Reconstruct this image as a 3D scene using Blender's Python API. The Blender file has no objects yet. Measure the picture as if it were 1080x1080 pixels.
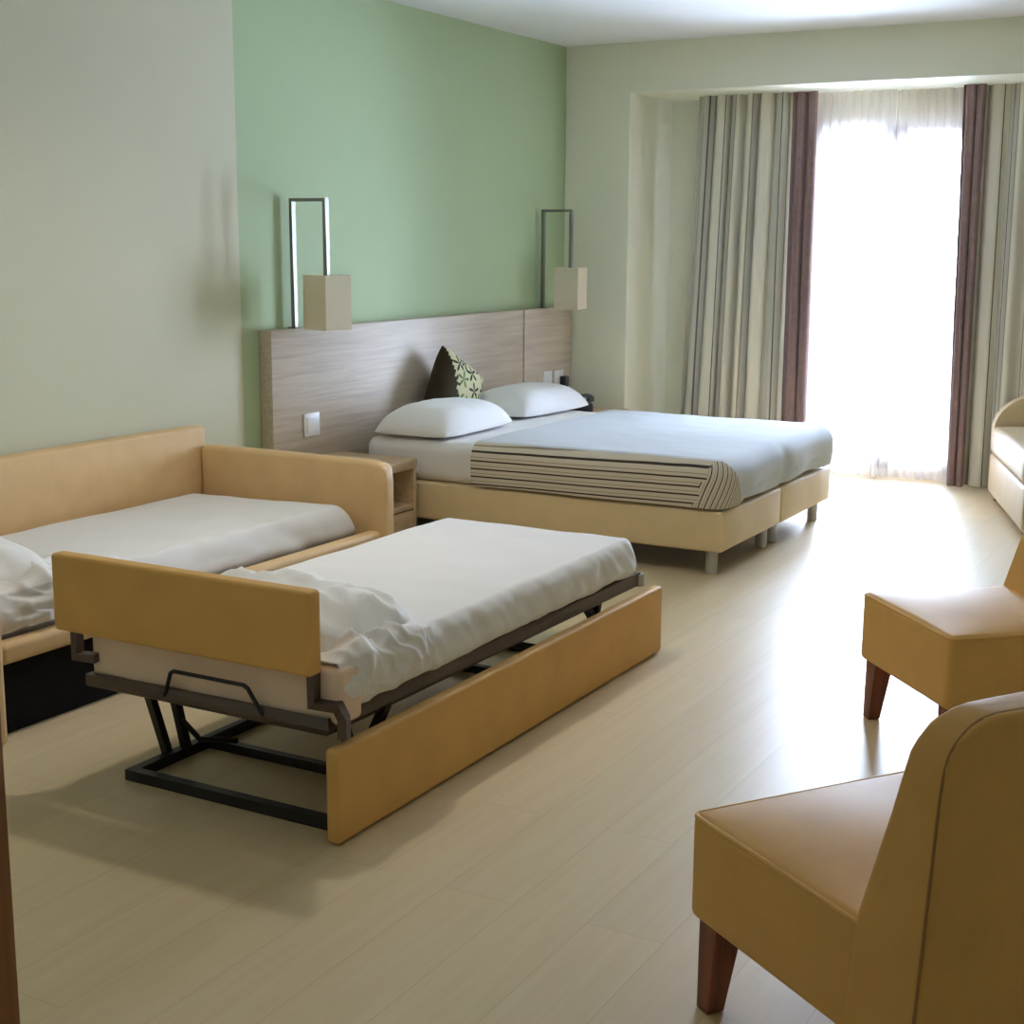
import bpy, bmesh, math, random
from mathutils import Vector, Matrix, noise
random.seed(7)
S = bpy.context.scene
C = S.collection
PI = math.pi

# ------------------------------------------------------------------ materials
def lin(c):
    o = []
    for v in c:
        v /= 255.0
        o.append(v / 12.92 if v <= 0.04045 else ((v + 0.055) / 1.055) ** 2.4)
    return (o[0], o[1], o[2], 1.0)

def newmat(name):
    m = bpy.data.materials.new(name)
    m.use_nodes = True
    nt = m.node_tree
    b = nt.nodes['Principled BSDF']
    return m, nt, b

def nd(nt, typ, **kw):
    n = nt.nodes.new(typ)
    for k, v in kw.items():
        if k.startswith('i_'):
            n.inputs[k[2:].replace('_', ' ')].default_value = v
        else:
            setattr(n, k, v)
    return n

def ramp(nt, stops, interp='LINEAR'):
    n = nt.nodes.new('ShaderNodeValToRGB')
    n.color_ramp.interpolation = interp
    e = n.color_ramp.elements
    while len(e) < len(stops):
        e.new(0.5)
    for el, (p, c) in zip(e, stops):
        el.position = p
        el.color = c
    return n

def plain(name, col, rough=0.6, metal=0.0, var=0.06, scale=6.0, bump=0.0, bscale=60.0, spec=None, stretch=None, sheen=0.0):
    """Base colour with a little procedural variation and optional fine relief."""
    m, nt, b = newmat(name)
    L = nt.links
    tc = nd(nt, 'ShaderNodeTexCoord')
    src = tc.outputs['Object']
    if stretch:
        mp = nd(nt, 'ShaderNodeMapping')
        mp.inputs['Scale'].default_value = stretch
        L.new(src, mp.inputs['Vector'])
        src = mp.outputs['Vector']
    nz = nd(nt, 'ShaderNodeTexNoise')
    nz.inputs['Scale'].default_value = scale
    nz.inputs['Detail'].default_value = 4
    L.new(src, nz.inputs['Vector'])
    c = lin(col)
    lo = tuple(max(0, x * (1 - var)) for x in c[:3]) + (1,)
    hi = tuple(min(1, x * (1 + var)) for x in c[:3]) + (1,)
    r = ramp(nt, [(0.3, lo), (0.7, hi)])
    L.new(nz.outputs['Fac'], r.inputs['Fac'])
    L.new(r.outputs['Color'], b.inputs['Base Color'])
    b.inputs['Roughness'].default_value = rough
    b.inputs['Metallic'].default_value = metal
    if spec is not None:
        b.inputs['Specular IOR Level'].default_value = spec
    if bump:
        n2 = nd(nt, 'ShaderNodeTexNoise')
        n2.inputs['Scale'].default_value = bscale
        n2.inputs['Detail'].default_value = 3
        L.new(src, n2.inputs['Vector'])
        bp = nd(nt, 'ShaderNodeBump')
        bp.inputs['Strength'].default_value = bump
        bp.inputs['Distance'].default_value = 0.004
        L.new(n2.outputs['Fac'], bp.inputs['Height'])
        L.new(bp.outputs['Normal'], b.inputs['Normal'])
    return m

def wood(name, base, dark, grain_axis, rough=0.45, scale=3.0, amount=1.0):
    m, nt, b = newmat(name)
    L = nt.links
    tc = nd(nt, 'ShaderNodeTexCoord')
    mp = nd(nt, 'ShaderNodeMapping')
    s = [14.0, 14.0, 14.0]
    s[grain_axis] = 0.7
    mp.inputs['Scale'].default_value = s
    L.new(tc.outputs['Object'], mp.inputs['Vector'])
    nz = nd(nt, 'ShaderNodeTexNoise')
    nz.inputs['Scale'].default_value = scale
    nz.inputs['Detail'].default_value = 6
    nz.inputs['Distortion'].default_value = 0.5
    L.new(mp.outputs['Vector'], nz.inputs['Vector'])
    r = ramp(nt, [(0.28, lin(dark)), (0.62, lin(base))])
    L.new(nz.outputs['Fac'], r.inputs['Fac'])
    L.new(r.outputs['Color'], b.inputs['Base Color'])
    b.inputs['Roughness'].default_value = rough
    return m

def floor_mat():
    m, nt, b = newmat('oak_laminate')
    L = nt.links
    tc = nd(nt, 'ShaderNodeTexCoord')
    mp = nd(nt, 'ShaderNodeMapping')
    mp.inputs['Rotation'].default_value = (0, 0, PI / 2)
    L.new(tc.outputs['Object'], mp.inputs['Vector'])
    br = nd(nt, 'ShaderNodeTexBrick')
    br.offset = 0.37
    br.inputs['Color1'].default_value = (0, 0, 0, 1)
    br.inputs['Color2'].default_value = (1, 1, 1, 1)
    br.inputs['Mortar'].default_value = (0.5, 0.5, 0.5, 1)
    br.inputs['Scale'].default_value = 1.0
    br.inputs['Mortar Size'].default_value = 0.0012
    br.inputs['Mortar Smooth'].default_value = 0.2
    br.inputs['Brick Width'].default_value = 1.38
    br.inputs['Row Height'].default_value = 0.192
    L.new(mp.outputs['Vector'], br.inputs['Vector'])
    mp2 = nd(nt, 'ShaderNodeMapping')
    mp2.inputs['Scale'].default_value = (16, 0.9, 1)
    L.new(tc.outputs['Object'], mp2.inputs['Vector'])
    # shift the grain from plank to plank
    ad = nd(nt, 'ShaderNodeVectorMath', operation='ADD')
    sc = nd(nt, 'ShaderNodeVectorMath', operation='SCALE')
    sc.inputs['Scale'].default_value = 7.0
    L.new(br.outputs['Color'], sc.inputs[0])
    L.new(mp2.outputs['Vector'], ad.inputs[0])
    L.new(sc.outputs['Vector'], ad.inputs[1])
    nz = nd(nt, 'ShaderNodeTexNoise')
    nz.inputs['Scale'].default_value = 2.0
    nz.inputs['Detail'].default_value = 7
    nz.inputs['Roughness'].default_value = 0.6
    nz.inputs['Distortion'].default_value = 0.25
    L.new(ad.outputs['Vector'], nz.inputs['Vector'])
    r = ramp(nt, [(0.22, lin((206, 185, 146))), (0.5, lin((212, 192, 154))), (0.78, lin((217, 199, 163)))])
    L.new(nz.outputs['Fac'], r.inputs['Fac'])
    mx = nd(nt, 'ShaderNodeMix', data_type='RGBA', blend_type='MULTIPLY')
    mx.inputs[0].default_value = 1.0
    r2 = ramp(nt, [(0.0, (0.965, 0.965, 0.965, 1)), (1.0, (1.02, 1.02, 1.015, 1))])
    L.new(br.outputs['Color'], r2.inputs['Fac'])
    L.new(r.outputs['Color'], mx.inputs[6])
    L.new(r2.outputs['Color'], mx.inputs[7])
    mx2 = nd(nt, 'ShaderNodeMix', data_type='RGBA', blend_type='MIX')
    L.new(br.outputs['Fac'], mx2.inputs[0])
    L.new(mx.outputs[2], mx2.inputs[6])
    mx2.inputs[7].default_value = lin((192, 171, 134))
    L.new(mx2.outputs[2], b.inputs['Base Color'])
    r3 = ramp(nt, [(0.3, (0.35, 0.35, 0.35, 1)), (0.7, (0.40, 0.40, 0.40, 1))])
    L.new(nz.outputs['Fac'], r3.inputs['Fac'])
    L.new(r3.outputs['Color'], b.inputs['Roughness'])
    b.inputs['Specular IOR Level'].default_value = 0.35
    bp = nd(nt, 'ShaderNodeBump')
    bp.inputs['Strength'].default_value = 0.06
    bp.inputs['Distance'].default_value = 0.002
    L.new(nz.outputs['Fac'], bp.inputs['Height'])
    L.new(bp.outputs['Normal'], b.inputs['Normal'])
    return m

def stripe_mat(name, stops, period, axis='X', translucent=0.0, rough=0.85):
    """Woven stripes that follow the cloth: read from the cloth's own UV lengths (metres)."""
    m, nt, b = newmat(name)
    L = nt.links
    uv = nd(nt, 'ShaderNodeUVMap', uv_map='UVMap')
    sp = nd(nt, 'ShaderNodeSeparateXYZ')
    L.new(uv.outputs['UV'], sp.inputs[0])
    dv = nd(nt, 'ShaderNodeMath', operation='DIVIDE')
    dv.inputs[1].default_value = period
    L.new(sp.outputs[axis], dv.inputs[0])
    fr = nd(nt, 'ShaderNodeMath', operation='FRACT')
    L.new(dv.outputs[0], fr.inputs[0])
    r = ramp(nt, stops, 'CONSTANT')
    L.new(fr.outputs[0], r.inputs['Fac'])
    L.new(r.outputs['Color'], b.inputs['Base Color'])
    b.inputs['Roughness'].default_value = rough
    b.inputs['Specular IOR Level'].default_value = 0.15
    wv = nd(nt, 'ShaderNodeTexNoise')
    wv.inputs['Scale'].default_value = 700
    bp = nd(nt, 'ShaderNodeBump')
    bp.inputs['Strength'].default_value = 0.1
    bp.inputs['Distance'].default_value = 0.001
    L.new(wv.outputs['Fac'], bp.inputs['Height'])
    L.new(bp.outputs['Normal'], b.inputs['Normal'])
    if translucent:
        tr = nd(nt, 'ShaderNodeBsdfTranslucent')
        L.new(r.outputs['Color'], tr.inputs['Color'])
        mix = nd(nt, 'ShaderNodeMixShader')
        mix.inputs[0].default_value = translucent
        L.new(b.outputs[0], mix.inputs[1])
        L.new(tr.outputs[0], mix.inputs[2])
        L.new(mix.outputs[0], nt.nodes['Material Output'].inputs['Surface'])
    return m

def sheer_mat():
    m, nt, b = newmat('sheer_voile')
    L = nt.links
    nt.nodes.remove(b)
    tr = nd(nt, 'ShaderNodeBsdfTranslucent')
    tr.inputs['Color'].default_value = lin((246, 240, 238))
    df = nd(nt, 'ShaderNodeBsdfDiffuse')
    df.inputs['Color'].default_value = lin((246, 236, 232))
    tp = nd(nt, 'ShaderNodeBsdfTransparent')
    tp.inputs['Color'].default_value = (1, 1, 1, 1)
    m1 = nd(nt, 'ShaderNodeMixShader')
    m1.inputs[0].default_value = 0.5
    L.new(tr.outputs[0], m1.inputs[1])
    L.new(df.outputs[0], m1.inputs[2])
    m2 = nd(nt, 'ShaderNodeMixShader')
    m2.inputs[0].default_value = 0.58
    L.new(tp.outputs[0], m2.inputs[1])
    L.new(m1.outputs[0], m2.inputs[2])
    # a faint weave
    L.new(m2.outputs[0], nt.nodes['Material Output'].inputs['Surface'])
    return m

def leaf_mat():
    m, nt, b = newmat('leaf_print_cotton')
    L = nt.links
    uv = nd(nt, 'ShaderNodeUVMap', uv_map='UVMap')
    vo = nd(nt, 'ShaderNodeTexVoronoi', voronoi_dimensions='2D')
    vo.inputs['Scale'].default_value = 11
    vo.inputs['Randomness'].default_value = 0.75
    L.new(uv.outputs['UV'], vo.inputs['Vector'])
    scl = nd(nt, 'ShaderNodeVectorMath', operation='SCALE')
    scl.inputs['Scale'].default_value = 1.0
    L.new(uv.outputs['UV'], scl.inputs[0])
    sub = nd(nt, 'ShaderNodeVectorMath', operation='SUBTRACT')
    L.new(scl.outputs[0], sub.inputs[0])
    L.new(vo.outputs['Position'], sub.inputs[1])
    sp = nd(nt, 'ShaderNodeSeparateXYZ')
    L.new(sub.outputs[0], sp.inputs[0])
    at = nd(nt, 'ShaderNodeMath', operation='ARCTAN2')
    L.new(sp.outputs['Y'], at.inputs[0])
    L.new(sp.outputs['X'], at.inputs[1])
    sc = nd(nt, 'ShaderNodeSeparateColor')
    L.new(vo.outputs['Color'], sc.inputs[0])
    ph = nd(nt, 'ShaderNodeMath', operation='MULTIPLY_ADD')
    ph.inputs[1].default_value = 6.28
    L.new(sc.outputs[0], ph.inputs[0])
    m3 = nd(nt, 'ShaderNodeMath', operation='MULTIPLY')
    m3.inputs[1].default_value = 5.0
    L.new(at.outputs[0], m3.inputs[0])
    L.new(m3.outputs[0], ph.inputs[2])
    cs = nd(nt, 'ShaderNodeMath', operation='COSINE')
    L.new(ph.outputs[0], cs.inputs[0])
    pet = nd(nt, 'ShaderNodeMath', operation='MULTIPLY_ADD')
    pet.inputs[1].default_value = 0.028
    pet.inputs[2].default_value = 0.024
    L.new(cs.outputs[0], pet.inputs[0])
    ln = nd(nt, 'ShaderNodeVectorMath', operation='LENGTH')
    L.new(sub.outputs[0], ln.inputs[0])
    lt = nd(nt, 'ShaderNodeMath', operation='LESS_THAN')
    L.new(ln.outputs['Value'], lt.inputs[0])
    L.new(pet.outputs[0], lt.inputs[1])
    leafc = ramp(nt, [(0.0, lin((52, 62, 44))), (0.45, lin((98, 118, 78))), (0.75, lin((44, 44, 34)))], 'CONSTANT')
    L.new(sc.outputs[1], leafc.inputs['Fac'])
    mx = nd(nt, 'ShaderNodeMix', data_type='RGBA')
    L.new(lt.outputs[0], mx.inputs[0])
    mx.inputs[6].default_value = lin((196, 190, 150))
    L.new(leafc.outputs['Color'], mx.inputs[7])
    L.new(mx.outputs[2], b.inputs['Base Color'])
    b.inputs['Roughness'].default_value = 0.85
    b.inputs['Specular IOR Level'].default_value = 0.15
    return m

def emit_mat(name, col, strength):
    m, nt, b = newmat(name)
    nt.nodes.remove(b)
    e = nd(nt, 'ShaderNodeEmission')
    e.inputs['Color'].default_value = col
    e.inputs['Strength'].default_value = strength
    nt.links.new(e.outputs[0], nt.nodes['Material Output'].inputs['Surface'])
    return m

def glass_mat():
    m, nt, b = newmat('window_glass')
    nt.nodes.remove(b)
    L = nt.links
    tp = nd(nt, 'ShaderNodeBsdfTransparent')
    tp.inputs['Color'].default_value = (0.95, 0.97, 0.97, 1)
    gl = nd(nt, 'ShaderNodeBsdfGlossy')
    gl.inputs['Roughness'].default_value = 0.02
    fr = nd(nt, 'ShaderNodeFresnel')
    mx = nd(nt, 'ShaderNodeMixShader')
    L.new(fr.outputs[0], mx.inputs[0])
    L.new(tp.outputs[0], mx.inputs[1])
    L.new(gl.outputs[0], mx.inputs[2])
    L.new(mx.outputs[0], nt.nodes['Material Output'].inputs['Surface'])
    return m

M = {}
M['cream'] = plain('cream_paint', (206, 205, 180), 0.75, var=0.015, scale=2, bump=0.05, bscale=180, spec=0.2)
M['cream_lifted'] = plain('cream_paint_lifted', (232, 232, 212), 0.75, var=0.012, scale=2, bump=0.05, bscale=180, spec=0.2)  # same cream paint, lightened for bounce light missing on the back wall
M['green'] = plain('sage_green_paint', (174, 192, 154), 0.7, var=0.015, scale=2, bump=0.05, bscale=180, spec=0.2)
M['ceiling'] = plain('ceiling_paint', (232, 232, 230), 0.85, var=0.01, scale=2, spec=0.1)
M['floor'] = floor_mat()
M['leather'] = plain('tan_leatherette', (218, 171, 100), 0.55, var=0.05, scale=9, bump=0.12, bscale=320, spec=0.22)
M['sofa_leather'] = plain('tan_leatherette_lit', (218, 184, 134), 0.5, var=0.05, scale=9, bump=0.12, bscale=320, spec=0.3)  # same tan leather as the trundle, paled for window light on the sofa
M['cream_leather'] = plain('cream_leatherette', (221, 197, 154), 0.5, var=0.04, scale=9, bump=0.12, bscale=320, spec=0.3)
M['settee'] = plain('settee_leatherette', (204, 184, 148), 0.55, var=0.04, scale=9, bump=0.12, bscale=320, spec=0.25)
M['piping'] = plain('leather_piping', (158, 112, 62), 0.5, var=0.05)
M['sheet'] = plain('white_cotton', (232, 229, 227), 0.85, var=0.015, scale=5, bump=0.12, bscale=26, spec=0.15)
M['pillow'] = plain('white_pillowcase', (236, 234, 232), 0.85, var=0.015, scale=5, bump=0.1, bscale=30, spec=0.15)
M['ivory'] = plain('ivory_ticking', (232, 206, 184), 0.85, var=0.03, scale=12, bump=0.15, bscale=30, spec=0.15)
M['cover'] = plain('pale_blue_white_cotton', (206, 209, 212), 0.85, var=0.015, scale=5, bump=0.08, bscale=40, spec=0.15)
M['hb'] = wood('grey_oak_laminate', (194, 180, 160), (172, 157, 139), 1, 0.5)
M['ns'] = wood('light_oak_laminate', (200, 174, 138), (178, 150, 114), 1, 0.45)
M['leg'] = wood('red_brown_wood', (128, 66, 40), (92, 44, 26), 2, 0.35)
M['jamb'] = wood('brown_door_wood', (158, 104, 62), (126, 78, 42), 2, 0.45)
M['chrome'] = plain('brushed_steel', (140, 138, 132), 0.45, 1.0, var=0.04, scale=20)
M['grey_metal'] = plain('grey_painted_metal', (176, 173, 170), 0.4, 0.3, var=0.05, scale=20)
M['rail'] = plain('brown_grey_steel', (92, 78, 70), 0.45, 0.3, var=0.06, scale=20)
M['dark'] = plain('dark_steel', (44, 41, 42), 0.4, 0.4, var=0.1, scale=20)
M['black'] = plain('black_plastic', (28, 27, 28), 0.4, var=0.1)
M['grey_plastic'] = plain('grey_plastic', (62, 62, 66), 0.4, var=0.1)
M['white_plastic'] = plain('white_plastic', (236, 236, 236), 0.35, var=0.01)
M['upvc'] = plain('white_window_frame', (235, 238, 238), 0.35, var=0.01)
M['ply'] = plain('dark_underside', (92, 74, 52), 0.8, var=0.1)
M['seat_shadow'] = plain('black_seat_shadow', (34, 32, 31), 0.95, var=0.1, spec=0.05)  # flat black for the shade below the sofa seat
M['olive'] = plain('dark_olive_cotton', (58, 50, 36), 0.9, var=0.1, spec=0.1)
M['brown'] = plain('brown_curtain_cloth', (134, 113, 111), 0.9, var=0.08, scale=30, spec=0.1)
M['leaf'] = leaf_mat()
M['sheer'] = sheer_mat()
M['glass'] = glass_mat()
cr, dk, gy, bw = lin((234, 229, 214)), lin((112, 106, 100)), lin((206, 203, 192)), lin((168, 156, 142))
M['stripe'] = stripe_mat('striped_curtain_cloth', [(0, cr), (0.35, dk), (0.375, cr), (0.52, bw), (0.54, gy), (0.71, dk), (0.735, gy), (0.86, bw), (0.885, cr)], 0.38, 'X', 0.15)
c2, d2, g2 = lin((214, 203, 184)), lin((66, 56, 50)), lin((150, 136, 120))
M['border'] = stripe_mat('striped_border_cloth', [(0, c2), (0.40, g2), (0.47, c2), (0.78, d2), (0.97, c2)], 0.040, 'Y')
def shade_mat():
    m, nt, b = newmat('parchment_shade')
    b.inputs['Base Color'].default_value = lin((238, 230, 208))
    b.inputs['Roughness'].default_value = 0.8
    nz = nd(nt, 'ShaderNodeTexNoise'); nz.inputs['Scale'].default_value = 90
    r = ramp(nt, [(0.3, lin((234, 225, 202))), (0.7, lin((241, 233, 212)))])
    nt.links.new(nz.outputs['Fac'], r.inputs['Fac'])
    nt.links.new(r.outputs['Color'], b.inputs['Base Color'])
    tr = nd(nt, 'ShaderNodeBsdfTranslucent')
    tr.inputs['Color'].default_value = lin((238, 230, 208))
    mx = nd(nt, 'ShaderNodeMixShader'); mx.inputs[0].default_value = 0.35
    nt.links.new(b.outputs[0], mx.inputs[1]); nt.links.new(tr.outputs[0], mx.inputs[2])
    nt.links.new(mx.outputs[0], nt.nodes['Material Output'].inputs['Surface'])
    return m
M['shade'] = shade_mat()
LAMP = 215.0
M['lamp'] = emit_mat('lit_lamp_glass', (1.0, 0.94, 0.84, 1), LAMP)

M['hall_fill'] = emit_mat('hall_fill_glow', (1.0, 0.92, 0.8, 1), 50.0)  # glow of the added entrance fill

# ------------------------------------------------------------------ mesh helpers
def bx(bm, lo, hi, r=0.0, seg=2):
    ret = bmesh.ops.create_cube(bm, size=1.0)
    vs = ret['verts']
    for v in vs:
        v.co = Vector([lo[i] + (v.co[i] + 0.5) * (hi[i] - lo[i]) for i in range(3)])
    if r > 0:
        es = list({e for v in vs for e in v.link_edges})
        bmesh.ops.bevel(bm, geom=es, offset=r, segments=seg, profile=0.5, affect='EDGES', clamp_overlap=True)
    return bm

def tube(bm, pts, r, n=8, closed=False, square=False, r2=None):
    pts = [Vector(p) for p in pts]
    m = len(pts)
    rings = []
    prev = None
    for i, p in enumerate(pts):
        if closed:
            t = (pts[(i + 1) % m] - p).normalized() + (p - pts[i - 1]).normalized()
        elif i == 0:
            t = pts[1] - p
        elif i == m - 1:
            t = p - pts[i - 1]
        else:
            t = (pts[i + 1] - p).normalized() + (p - pts[i - 1]).normalized()
        t.normalize()
        if prev is None:
            a = Vector((0, 0, 1)) if abs(t.z) < 0.9 else Vector((1, 0, 0))
            s = t.cross(a).normalized()
        else:
            s = (prev - t * prev.dot(t))
            s = s.normalized() if s.length > 1e-6 else t.orthogonal().normalized()
        prev = s
        u = t.cross(s).normalized()
        # widen at mitres
        k = 1.0
        if 0 < i < m - 1 or closed:
            d1 = (p - pts[i - 1]).normalized()
            k = 1.0 / max(0.5, abs(d1.dot(t)))
        ring = []
        cnt = 4 if square else n
        for j in range(cnt):
            a = 2 * PI * j / cnt + (PI / 4 if square else 0)
            ra = r * (math.sqrt(2) if square else 1)
            rb = (r2 if r2 else r) * (math.sqrt(2) if square else 1)
            ring.append(bm.verts.new(p + s * math.cos(a) * ra * k + u * math.sin(a) * rb))
        rings.append(ring)
    cnt = len(rings[0])
    for i in range(m if closed else m - 1):
        a, b = rings[i], rings[(i + 1) % m]
        for j in range(cnt):
            bm.faces.new((a[j], a[(j + 1) % cnt], b[(j + 1) % cnt], b[j]))
    if not closed:
        bm.faces.new(rings[0][::-1])
        bm.faces.new(rings[-1])
    return bm

def axis_samples(lo, hi, r, n, k=4):
    r = min(r, (hi - lo) / 2 - 1e-4)
    a = [lo + r * (1 - math.tan(PI / 4 * (1 - i / k))) for i in range(k)]
    b = [hi - r * (1 - math.tan(PI / 4 * (1 - i / k))) for i in range(k)][::-1]
    mid = [lo + r + (hi - lo - 2 * r) * i / n for i in range(n + 1)]
    return a + mid + b

def soft(bm, lo, hi, r, n=(4, 4, 2), k=3, fn=None, skip=()):
    """A box with generously rounded edges; fn(p) reshapes each point afterwards."""
    X = [axis_samples(lo[i], hi[i], r, n[i], k) for i in range(3)]
    rr = [min(r, (hi[i] - lo[i]) / 2 - 1e-4) for i in range(3)]
    cache = {}
    def vert(p):
        key = tuple(round(c, 6) for c in p)
        if key in cache:
            return cache[key]
        q = [min(max(p[i], lo[i] + rr[i]), hi[i] - rr[i]) for i in range(3)]
        d = [(p[i] - q[i]) / rr[i] for i in range(3)]
        l = math.sqrt(sum(c * c for c in d))
        if l > 1e-9:
            mx = max(abs(c) for c in d)
            P = Vector([q[i] + d[i] / l * rr[i] * min(1.0, mx + (1 - mx) * 1.0 if mx > 0.999 else mx) for i in range(3)])
            if mx <= 0.999:
                P = Vector(p)
        else:
            P = Vector(p)
        if fn:
            P = Vector(fn(P))
        v = bm.verts.new(P)
        cache[key] = v
        return v
    for ax in range(3):
        b, c = (ax + 1) % 3, (ax + 2) % 3
        for side in (0, 1):
            if (ax, side) in skip:
                continue
            for i in range(len(X[b]) - 1):
                for j in range(len(X[c]) - 1):
                    quad = []
                    for (ii, jj) in ((i, j), (i + 1, j), (i + 1, j + 1), (i, j + 1)):
                        p = [0, 0, 0]
                        p[ax] = X[ax][-1] if side else X[ax][0]
                        p[b] = X[b][ii]
                        p[c] = X[c][jj]
                        quad.append(vert(p))
                    if not side:
                        quad = quad[::-1]
                    if len(set(quad)) == 4:
                        try:
                            bm.faces.new(quad)
                        except ValueError:
                            pass
    return bm

def nz(x, y, z=0.0):
    return noise.noise(Vector((x, y, z)))

def cyl(bm, c, r, z0, z1, n=20, r1=None, bev=0.0):
    r1 = r if r1 is None else r1
    prof = [(r, z0), (r1, z1)]
    if bev:
        prof = [(r - bev, z0), (r, z0 + bev), (r1, z1 - bev), (r1 - bev, z1)]
    rings = [[bm.verts.new((c[0] + q * math.cos(2 * PI * i / n), c[1] + q * math.sin(2 * PI * i / n), z)) for i in range(n)] for q, z in prof]
    for a, b in zip(rings, rings[1:]):
        for i in range(n):
            bm.faces.new((a[i], a[(i + 1) % n], b[(i + 1) % n], b[i]))
    bm.faces.new(rings[0][::-1])
    bm.faces.new(rings[-1])
    return bm

def taper_leg(bm, top, bot, st, sb, z1, z0=0.0):
    vs = []
    for (c, s, z) in ((bot, sb, z0), (top, st, z1)):
        vs.append([bm.verts.new((c[0] + dx * s / 2, c[1] + dy * s / 2, z)) for dx, dy in ((-1, -1), (1, -1), (1, 1), (-1, 1))])
    for i in range(4):
        bm.faces.new((vs[0][i], vs[0][(i + 1) % 4], vs[1][(i + 1) % 4], vs[1][i]))
    bm.faces.new(vs[0][::-1])
    bm.faces.new(vs[1])
    bmesh.ops.bevel(bm, geom=[e for e in bm.edges], offset=0.003, segments=1, affect='EDGES')
    return bm

# ------------------------------------------------------------------ scene helpers
def tag(o, label=None, cat=None, group=None, kind=None):
    if label: o['label'] = label
    if cat: o['category'] = cat
    if group: o['group'] = group
    if kind: o['kind'] = kind
    return o

def thing(name, label, cat, loc=(0, 0, 0), rz=0.0, group=None):
    o = bpy.data.objects.new(name, None)
    o.empty_display_size = 0.1
    C.objects.link(o)
    o.location = loc
    o.rotation_euler = (0, 0, rz)
    return tag(o, label, cat, group)

def part(name, bm, mat, parent=None, world=False, smooth=True, label=None, angle=35):
    """Link a bmesh as one mesh object. world=True: its points are room coordinates."""
    bmesh.ops.recalc_face_normals(bm, faces=bm.faces)
    me = bpy.data.meshes.new(name)
    if world and parent is not None:
        off = Vector((0, 0, 0))
        p = parent
        while p is not None:
            off += Vector(p.location)
            p = p.parent
        bmesh.ops.translate(bm, verts=bm.verts, vec=-off)
    if smooth:
        ca = math.radians(angle)
        for f in bm.faces:
            f.smooth = True
        for e in bm.edges:
            e.smooth = (len(e.link_faces) == 2 and e.calc_face_angle(0) < ca)
    bm.to_mesh(me)
    bm.free()
    mats = mat if isinstance(mat, (list, tuple)) else [mat]
    for m in mats:
        me.materials.append(m)
    o = bpy.data.objects.new(name, me)
    C.objects.link(o)
    if parent is not None:
        o.parent = parent
    if label:
        o['label'] = label
    return o

def B():
    return bmesh.new()

def copy_thing(o, loc, rz, label):
    r = o.copy(); C.objects.link(r)
    r.location = loc; r.rotation_euler = (0, 0, rz)
    r['label'] = label
    for ch in list(o.children):
        c = ch.copy(); C.objects.link(c); c.parent = r
        for g in list(ch.children):
            d = g.copy(); C.objects.link(d); d.parent = c
    return r

def struct(name, bm, mat, smooth=False):
    o = part(name, bm, mat, None, smooth=smooth)
    o['kind'] = 'structure'
    return o

# ------------------------------------------------------------------ the room
XL, XR = -4.55, 1.25          # left and right walls
YB, YN = 8.81, 9.50           # back wall and back of the window niche
YF, YP = -1.1, 1.0            # wall behind the camera, partition by the entrance
ZC, ZH = 2.81, 2.50           # ceiling, head of the niche
NX0, NX1 = -4.07, 0.75        # niche sides
WX0, WX1, WZ = -3.06, -1.95, 2.33

struct('floor', bx(B(), (XL - 0.15, YF - 0.15, -0.12), (XR + 0.15, YN + 0.3, 0)), M['floor'])
struct('ceiling', bx(B(), (XL - 0.15, YF - 0.15, ZC), (XR + 0.15, YN + 0.3, ZC + 0.12)), M['ceiling'])
bm = B()
bx(bm, (XL - 0.15, YF - 0.15, 0), (XL, 5.425, ZC))
w = bx(bm, (XL - 0.15, 5.425, 0), (XL, YN + 0.3, ZC))
o = struct('wall_left', bm, [M['cream'], M['green']])
for p in o.data.polygons:
    p.material_index = 1 if p.center.y > 5.43 else 0
tag(o, 'left wall painted cream towards the sofa and sage green behind the headboard')
bm = B()
bx(bm, (XL, YB, 0), (NX0, YN + 0.15, ZC), 0.006)
bx(bm, (NX0, YB, ZH), (NX1, YN + 0.15, ZC))
bx(bm, (NX1, YB, 0), (XR, YN + 0.15, ZC), 0.006)
bx(bm, (NX0, YN, 0), (WX0, YN + 0.15, ZH))
bx(bm, (WX1, YN, 0), (NX1, YN + 0.15, ZH))
bx(bm, (WX0, YN, WZ), (WX1, YN + 0.15, ZH))
struct('wall_back', bm, M['cream_lifted'])
struct('wall_right', bx(B(), (XR, YF, 0), (XR + 0.15, YN + 0.15, ZC)), M['cream'])
struct('wall_front', bx(B(), (XL, YF - 0.15, 0), (XR, YF, ZC)), M['cream'])
struct('wall_entrance', bx(B(), (XL, YP - 0.12, 0), (-1.28, YP, ZC)), M['cream'])
bm = B()
bx(bm, (-1.28, YP - 0.135, 0), (-1.18, YP, 2.15), 0.004)
bx(bm, (-1.36, YP - 0.005, 0), (-1.20, YP + 0.0, 2.15), 0.0)
tag(struct('trim_1', bm, M['jamb'], smooth=True), 'brown wooden door jamb beside the entrance')

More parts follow.
